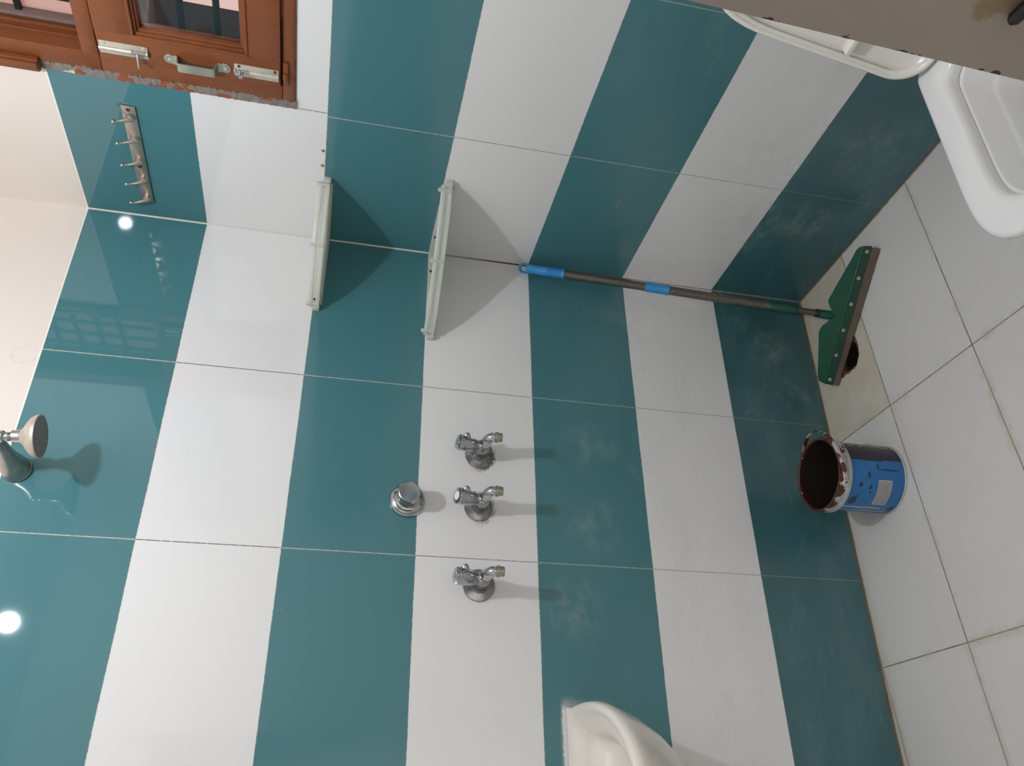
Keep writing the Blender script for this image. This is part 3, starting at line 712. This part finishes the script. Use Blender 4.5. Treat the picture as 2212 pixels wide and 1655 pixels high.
rb = plate('rubber_blade', [(1876, 533), (1899, 537), (1810, 831), (1792, 831)], .006, .0035, M_RUBBER, t)
for q in ((1871, 543), (1853, 600), (1837, 656), (1820, 712), (1805, 766), (1791, 818)):
    bm = bmesh.new(); lathe(bm, [(.0052, 0), (.0050, .0012), (.003, .002), (.001, .0022)], PL(*q) + nn * .0090, nn, 18); link('rivet', bm, M_RIVET, st_)

# ------------------------------------------------------------------ paint bucket
BX, BY, RB, RTp, BH = .1814, -.6927, .0842, .0915, .190
bz = fz(BX, BY) + .0005
def bucket_mat():
    N = NT('printed_blue_bucket_wall'); v, X, Y, Z = N.objxyz()
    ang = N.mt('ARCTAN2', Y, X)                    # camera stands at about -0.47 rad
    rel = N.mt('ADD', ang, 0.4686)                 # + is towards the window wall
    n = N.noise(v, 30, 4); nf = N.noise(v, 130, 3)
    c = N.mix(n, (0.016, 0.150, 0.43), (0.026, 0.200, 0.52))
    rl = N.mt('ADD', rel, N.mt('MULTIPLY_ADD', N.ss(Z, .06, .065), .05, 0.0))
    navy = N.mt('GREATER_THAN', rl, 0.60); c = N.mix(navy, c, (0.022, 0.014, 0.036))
    gw = N.mt('MULTIPLY', N.mt('GREATER_THAN', rel, 1.15), N.ss(nf, .45, .6)); c = N.mix(gw, c, (0.30, 0.30, 0.27))
    # white paint runs on the left side
    for a0, wd, zt in ((-0.98, .035, .16), (-1.22, .030, .16)):
        m = N.mt('MULTIPLY', N.mt('LESS_THAN', N.absd(N.mt('ADD', rel, N.mt('MULTIPLY_ADD', n, .16, -.08)), a0), wd), N.mt('GREATER_THAN', Z, .045 if a0 > -1.1 else .02)); c = N.mix(m, c, (0.46, 0.47, 0.47))
    # dark scuffs
    for a0, z0, ra, rz in ((.30, .052, .028, .030), (.38, .080, .07, .0040), (-.18, .125, .075, .005), (-.24, .098, .08, .004), (.12, .105, .10, .004), (-.70, .135, .16, .010), (-.40, .096, .03, .004), (-.55, .128, .04, .004), (-.98, .020, .16, .009)):
        e1 = N.mt('DIVIDE', N.mt('SUBTRACT', N.mt('ADD', rel, N.mt('MULTIPLY_ADD', nf, .10, -.05)), a0), ra); e2_ = N.mt('DIVIDE', N.mt('SUBTRACT', N.mt('ADD', Z, N.mt('MULTIPLY_ADD', n, .01, -.005)), z0), rz)
        m = N.mt('LESS_THAN', N.mt('ADD', N.mt('MULTIPLY', e1, e1), N.mt('MULTIPLY', e2_, e2_)), 1.0); c = N.mix(N.mt('MULTIPLY', m, .85), c, (0.008, 0.030, 0.050))
    N.out(c, 0.38); return N.m
t = thing('paint_bucket', (BX, BY, bz), 'open blue paint bucket with brown smeared rim standing on the floor by the wall', 'bucket')
O = Vector((BX, BY, bz))
bm = bmesh.new(); lathe(bm, [(.060, .002), (RB - .002, .0015), (RB, .006), (RTp - .0065, BH - .040), (RTp - .0065, BH - .034)], O, (0, 0, 1), 72, True, False)
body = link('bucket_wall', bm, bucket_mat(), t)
bm = bmesh.new(); lathe(bm, [(RB + .0004, .0), (RB + .0020, .0015), (RB + .0020, .006), (RB + .0004, .0072)], O, (0, 0, 1), 72, False, False); link('base_ring', bm, simple('grey_white_plastic', (0.50, 0.51, 0.50), 0.4, 0, .15, 80), t)
def collar_mat():
    N = NT('paint_splattered_white_collar'); v, X, Y, Z = N.objxyz(); n = N.noise(N.scale(v, (1, 1, .6)), 42, 5, .65); f = N.noise(v, 160, 4)
    c = N.mix(f, (0.36, 0.36, 0.35), (0.60, 0.61, 0.60)); thr = N.ss(Z, BH - .034, BH + .004, .66, .36)
    c = N.mix(N.mt('GREATER_THAN', n, thr), c, (0.075, 0.020, 0.009)); N.out(c, 0.30); N.bump(n, .4, .003); return N.m
bm = bmesh.new(); lathe(bm, [(RTp - .0065, BH - .036), (RTp - .001, BH - .0355), (RTp + .001, BH - .033), (RTp + .001, BH - .024), (RTp - .0015, BH - .0225), (RTp - .0015, BH - .016), (RTp + .0008, BH - .014), (RTp + .0010, BH - .004), (RTp - .0005, BH), (RTp - .0040, BH + .0005), (RTp - .0060, BH - .002), (RTp - .0065, BH - .012)], O, (0, 0, 1), 72, False, False)
link('collar', bm, collar_mat(), t)
bm = bmesh.new(); lathe(bm, [(RTp - .0064, BH - .004), (RTp - .0072, BH - .020), (RTp - .0095, BH - .040), (RB - .003, .012), (RB - .006, .006), (.001, .005)], O, (0, 0, 1), 72, False, False)
def inner_mat():
    N = NT('dried_brown_paint_inside'); v, X, Y, Z = N.objxyz(); n = N.noise(v, 35, 5)
    c = N.mix(N.ss(N.mt('ADD', Z, N.mt('MULTIPLY_ADD', n, .04, -.02)), BH - .014, BH - .002), (0.020, 0.015, 0.012), (0.060, 0.015, 0.007)); c = N.mix(N.mt('MULTIPLY', n, .3), c, (0.02, 0.015, 0.01)); N.out(c, 0.32); return N.m
link('inner_wall', bm, inner_mat(), t)
# product label, a curved sticker
def label_mat():
    N = NT('printed_sticker'); v, X, Y, Z = N.objxyz(); ang = N.mt('ADD', N.mt('ARCTAN2', Y, X), .4686)
    row = N.mt('PINGPONG', N.mt('ADD', Z, 0.0), .0021); rw = N.mt('LESS_THAN', row, .0009)
    tx = N.n.new('ShaderNodeCombineXYZ'); N.put(tx.inputs[0], N.mt('MULTIPLY', ang, 14.0)); N.put(tx.inputs[1], N.mt('MULTIPLY', N.mt('FLOOR', N.mt('DIVIDE', Z, .0042)), 3.7))
    wn = N.mt('GREATER_THAN', N.noise(tx.outputs[0], 5.5, 3), .44)
    ins = N.mt('MULTIPLY', N.mt('GREATER_THAN', ang, -.76), N.mt('LESS_THAN', ang, -.04)); ins = N.mt('MULTIPLY', ins, N.mt('MULTIPLY', N.mt('GREATER_THAN', Z, .0445), N.mt('LESS_THAN', Z, .077)))
    m = N.mt('MULTIPLY', N.mt('MULTIPLY', rw, wn), ins); N.out(N.mix(N.mt('MULTIPLY', m, .8), (0.46, 0.45, 0.45), (0.07, 0.07, 0.08)), .5); return N.m
bm = bmesh.new(); rows = []
for k in range(25):
    a = -.4686 - .80 + k / 24 * .80; c_ = Vector((math.cos(a), math.sin(a), 0))
    def rad(z): return RB + (RTp - .0065 - RB) * (z - .006) / (BH - .046) + .0004
    rows.append([O + c_ * (rad(.042) - .0003) + Vector((0, 0, .042)), O + c_ * (rad(.042) + .0003) + Vector((0, 0, .042)), O + c_ * (rad(.079) + .0003) + Vector((0, 0, .079)), O + c_ * (rad(.079) - .0003) + Vector((0, 0, .079))])
loft(bm, rows, True, True); link('sticker', bm, label_mat(), t)['label'] = 'white sticker with rows of tiny black print'
# bail handle resting against the rim
pc = Vector((math.cos(-.62), math.sin(-.62), 0)); sd = Vector((-pc.y, pc.x, 0))
hz = O + Vector((0, 0, BH - .017)); bm = bmesh.new(); pts = []
tilt = math.radians(14)
for k in range(33):
    a = math.pi * k / 32; out_ = sd * math.cos(tilt) + Vector((0, 0, math.sin(tilt)))
    pts.append(hz + pc * math.cos(a) * (RTp + .004) + out_ * math.sin(a) * (RTp + .019))
tube(bm, pts, [(.0062, .0018)] * 33, 10, flat=(0, 0, 1))
def bail_mat():
    N = NT('splattered_plastic_bail'); v = N.objxyz()[0]; n = N.noise(v, 30, 5, .6); c = N.mix(N.ss(n, .48, .52), (0.50, 0.49, 0.48), (0.10, 0.028, 0.014)); N.out(c, .35); return N.m
link('bail_handle', bm, bail_mat(), t)
for s_ in (1, -1):
    bm = bmesh.new(); lathe(bm, [(.0085, 0), (.0085, .004), (.0070, .006), (.001, .0065)], hz + pc * s_ * (RTp - .001), pc * s_, 20); link('bail_pivot', bm, simple('white_pivot', (.52, .52, .50), .35, 0, .2, 90), t)

# ------------------------------------------------------------------ wall basin
yc, zt = -1.475, 0.843
def Dring(w_, d_, z, x0=0.0015, back=0.0015, n=64, p=2.35, yoff=0):
    out = []
    for k in range(n):     # front curve from wall edge to wall edge, then back along the wall
        if k < 52:
            a = -math.pi / 2 + math.pi * k / 51; c, s = math.cos(a), math.sin(a)
            r = (abs(c) ** p + abs(s) ** p) ** (-1 / p)
            out.append(Vector((back + (d_ - back) * r * c if abs(c) > 1e-6 else back, yc + yoff - w_ / 2 * r * s, z)))
        else:
            f = (k - 51) / 13.0; out.append(Vector((back, yc + yoff - w_ / 2 + w_ * f, z)))
    return out
t = thing('wash_basin', (0, yc, .62), 'cream ceramic wash basin on the tap wall, cut by the picture edge', 'wash basin')
W0, D0 = .50, .405
bm = bmesh.new()
rings = [Dring(.20, .11, .600), Dring(.24, .15, .615), Dring(.34, .24, .665), Dring(.42, .320, .725), Dring(.468, .370, .775), Dring(.490, .395, .808), Dring(W0 + .002, D0 + .003, .828), Dring(W0, D0, .838), Dring(W0 - .006, D0 - .004, zt)]
rings += [Dring(W0 - .035, D0 - .022, zt - .001, back=.014), Dring(W0 - .055, D0 - .034, zt - .006, back=.022), Dring(W0 - .085, D0 - .050, zt - .016, back=.036, p=2.2), Dring(W0 - .115, D0 - .062, zt - .022, back=.060, p=2.1), Dring(W0 - .135, D0 - .072, zt - .028, back=.090, p=2.1), Dring(W0 - .155, D0 - .082, zt - .044, back=.112, p=2.0), Dring(W0 - .19, D0 - .10, zt - .080, back=.128, p=2.0), Dring(W0 - .26, D0 - .14, zt - .115, back=.145, p=2.0), Dring(W0 - .36, D0 - .19, zt - .138, back=.165, p=2.0), Dring(.04, D0 - .23, zt - .146, back=.150, p=2.0)]
loft(bm, rings, True, True)
b_ = link('bowl', bm, M_CERAM, t, smooth=70)
bm = bmesh.new(); lathe(bm, [(.020, 0), (.018, .002), (.012, .0015), (.001, -.002)], (.165, yc, zt - .1455), (0, 0, 1), 24); link('waste', bm, M_CHROME, t)
bm = bmesh.new()
pts = [(0.002, yc + W0 / 2 + .004 - .003, .70 + .155 * i / 8) for i in range(9)]
box(bm, (.0004, yc - W0 / 2 - .002, zt - .004), (.0075, yc + W0 / 2 + .001, zt + .0045), .002); link('sealant_bead', bm, simple('white_sealant', (.78, .76, .74), .5, 0, .05, 50), t)

# ------------------------------------------------------------------ toilet
tx, ty0, ty1 = 1.195, -.215, -.705
def Tring(xh, yb, yf, z, n=56, p=2.9, rb=.05):
    """D outline: rounded back corners, superellipse front"""
    out = []; ym = yf + xh * 1.02
    for k in range(n // 2):
        a = math.pi * k / (n // 2 - 1); c, s = math.cos(a), math.sin(a); r = (abs(c) ** p + abs(s) ** p) ** (-1 / p)
        out.append(Vector((tx + xh * r * c, ym - (ym - yf) * r * s, z)))
    m = n - n // 2
    for k in range(m):     # left side back, across the back, right side
        f = k / (m - 1)
        if f < .15: out.append(Vector((tx - xh, ym + (yb - rb - ym) * (f / .15) * .96 + .004, z)))
        elif f < .35:
            a = (f - .15) / .20 * math.pi / 2; out.append(Vector((tx - xh + rb - rb * math.cos(a), yb - rb + rb * math.sin(a), z)))
        elif f < .65: out.append(Vector((tx - (xh - rb) + 2 * (xh - rb) * (f - .35) / .30, yb, z)))
        elif f < .85:
            a = (f - .65) / .20 * math.pi / 2; out.append(Vector((tx + xh - rb + rb * math.sin(a), yb - rb + rb * math.cos(a), z)))
        else: out.append(Vector((tx + xh, yb - rb + (ym - (yb - rb)) * ((f - .85) / .15) * .96 - .004, z)))
    return out
t = thing('toilet', (tx, -.35, fz(tx, -.35)), 'white ceramic toilet with raised lid, cut off by the grey door', 'toilet')
zs = .418
bm = bmesh.new(); zf = fz(tx, -.4) - .002
rings = [Tring(.105, -.03, -.50, zf), Tring(.105, -.03, -.505, .06), Tring(.100, -.03, -.50, .16), Tring(.125, -.03, -.56, .25), Tring(.156, -.03, -.650, .33), Tring(.170, -.03, -.700, .370), Tring(.174, -.03, -.706, .390), Tring(.172, -.03, -.704, .3965),
         Tring(.122, -.335, -.662, .3955, rb=.04), Tring(.120, -.336, -.660, .392, rb=.04), Tring(.107, -.349, -.647, .352, rb=.04), Tring(.105, -.351, -.645, .347, rb=.04), Tring(.101, -.355, -.641, .343, rb=.04), Tring(.101, -.355, -.641, .282, rb=.04), Tring(.094, -.360, -.630, .262, rb=.04), Tring(.060, -.38, -.560, .254, rb=.03), Tring(.045, -.40, -.50, .225, rb=.02), Tring(.030, -.42, -.47, .20, rb=.02)]
loft(bm, rings, True, True); link('bowl', bm, M_WCER, t, smooth=60)
bm = bmesh.new()
Q = dict(rb=.028, p=3.5)
zq = [Tring(.179, -.272, -.718, zs - .021, **Q), Tring(.183, -.268, -.722, zs - .015, **Q), Tring(.183, -.268, -.722, zs - .006, **Q), Tring(.180, -.271, -.719, zs - .001, **Q), Tring(.174, -.277, -.713, zs + .001, **Q), Tring(.136, -.320, -.676, zs + .001, rb=.035, p=3.2), Tring(.129, -.327, -.669, zs - .002, rb=.035, p=3.2), Tring(.125, -.331, -.665, zs - .010, rb=.035, p=3.2), Tring(.124, -.332, -.664, zs - .021, rb=.035, p=3.2)]
loft(bm, zq + [zq[0]]); st = link('seat', bm, M_WCER, t, smooth=60)
bm = bmesh.new()
# lid: shallow dish standing nearly upright, inner side to the room
ly, lz, lean = -.302, .426, math.radians(13.5)
def lidp(x, h, dep): return Vector((x, ly + math.sin(lean) * h + math.cos(lean) * dep, lz + math.cos(lean) * h - math.sin(lean) * dep))
def lring(ins, dep, n=72):
    xh = .186 - ins; hb = 0 + ins; ht = .455 - ins; r = .060 - ins * .6; out = []
    for k in range(36):   # rounded top (front of the lid)
        a = math.pi * k / 35; c, s = math.cos(a), math.sin(a); rr = (abs(c) ** 2.6 + abs(s) ** 2.6) ** (-1 / 2.6)
        out.append(lidp(tx + xh * rr * c, ht - .17 + .17 * rr * s, dep))
    for k in range(18):
        a = math.pi / 2 * k / 17; out.append(lidp(tx - xh + r - r * math.cos(a), hb + r - r * math.sin(a), dep))
    for k in range(18):
        a = math.pi / 2 * k / 17; out.append(lidp(tx + xh - r + r * math.sin(a), hb + r - r * math.cos(a), dep))
    return out
loft(bm, [lring(.014, .006), lring(.006, .0), lring(.003, -.001), lring(.0, .001), lring(.0, .012), lring(.006, .022), lring(.030, .028), lring(.10, .031)], False, True)
loft(bm, [lring(.006, .0), lring(.009, .002), lring(.014, .013), lring(.022, .017), lring(.09, .019)], False, True)
ld_ = link('lid', bm, M_LID, t, smooth=60)
for sx_ in (-1, 1):
    bm = bmesh.new(); c_ = lidp(tx + sx_ * .148, .145, .008)
    box(bm, (c_.x - .020, c_.y - .012, c_.z - .006), (c_.x + .020, c_.y + .012, c_.z + .006), .003); link('bumper', bm, M_LID, ld_)
for sx_ in (-1, 1):
    bm = bmesh.new(); tube(bm, [(tx + sx_ * .075 - .02, -.283, .424), (tx + sx_ * .075 + .02, -.283, .424)], .011, 18); box(bm, (tx + sx_ * .075 - .015, -.296, .396), (tx + sx_ * .075 + .015, -.268, .422), .003); link('hinge', bm, M_LID, t)
bm = bmesh.new(); box(bm, (tx - .165, -.185, .385), (tx + .165, -.012, .745), .018); link('tank', bm, M_WCER, t)
bm = bmesh.new(); box(bm, (tx - .170, -.190, .747), (tx + .170, -.010, .775), .010); link('tank_lid', bm, M_WCER, t)

# ------------------------------------------------------------------ door leaf close to the camera
F = Vector((1.5718, -1.1060)); Hn = Vector((2.285, -1.062)); dv = (Hn - F).normalized(); ang = math.atan2(dv.y, dv.x)
door = bpy.data.objects.new('door_1', None); COL.objects.link(door); door['kind'] = 'structure'
lean_ = math.atan2(.0070, .2335)
Mx = Matrix.Translation((F.x, F.y, 0)) @ Matrix.Rotation(ang, 4, 'Z')
door.matrix_world = Mx
def dlink(name, bm, mat, par=door):
    me = bpy.data.meshes.new(name); bmesh.ops.recalc_face_normals(bm, faces=bm.faces); bm.to_mesh(me); bm.free()
    for p_ in me.polygons: p_.use_smooth = True
    me.set_sharp_from_angle(angle=math.radians(35)); me.materials.append(mat)
    o = bpy.data.objects.new(name, me); COL.objects.link(o); o.parent = par; return o
bm = bmesh.new(); box(bm, (0, 0, .075), (.70, .030, 2.02), .0015)
for v_ in bm.verts:       # the slightly crooked, chipped free edge
    if v_.co.x < .01: v_.co.x += (v_.co.z - .9958) * .0295
dlink('door_leaf', bm, M_DOOR)
bm = bmesh.new(); tube(bm, [(.0370, -.0045, 1.0385), (.0385, -.0055, 1.0380), (.056, -.007, 1.0340), (.085, -.008, 1.028)], [.0030, .0042, .0044, .0044], 16); lathe(bm, [(.0060, 0), (.0060, .006)], (.058, 0.0, 1.0335), (0, -1, 0), 20)
o_ = dlink('latch', bm, M_BLACK)
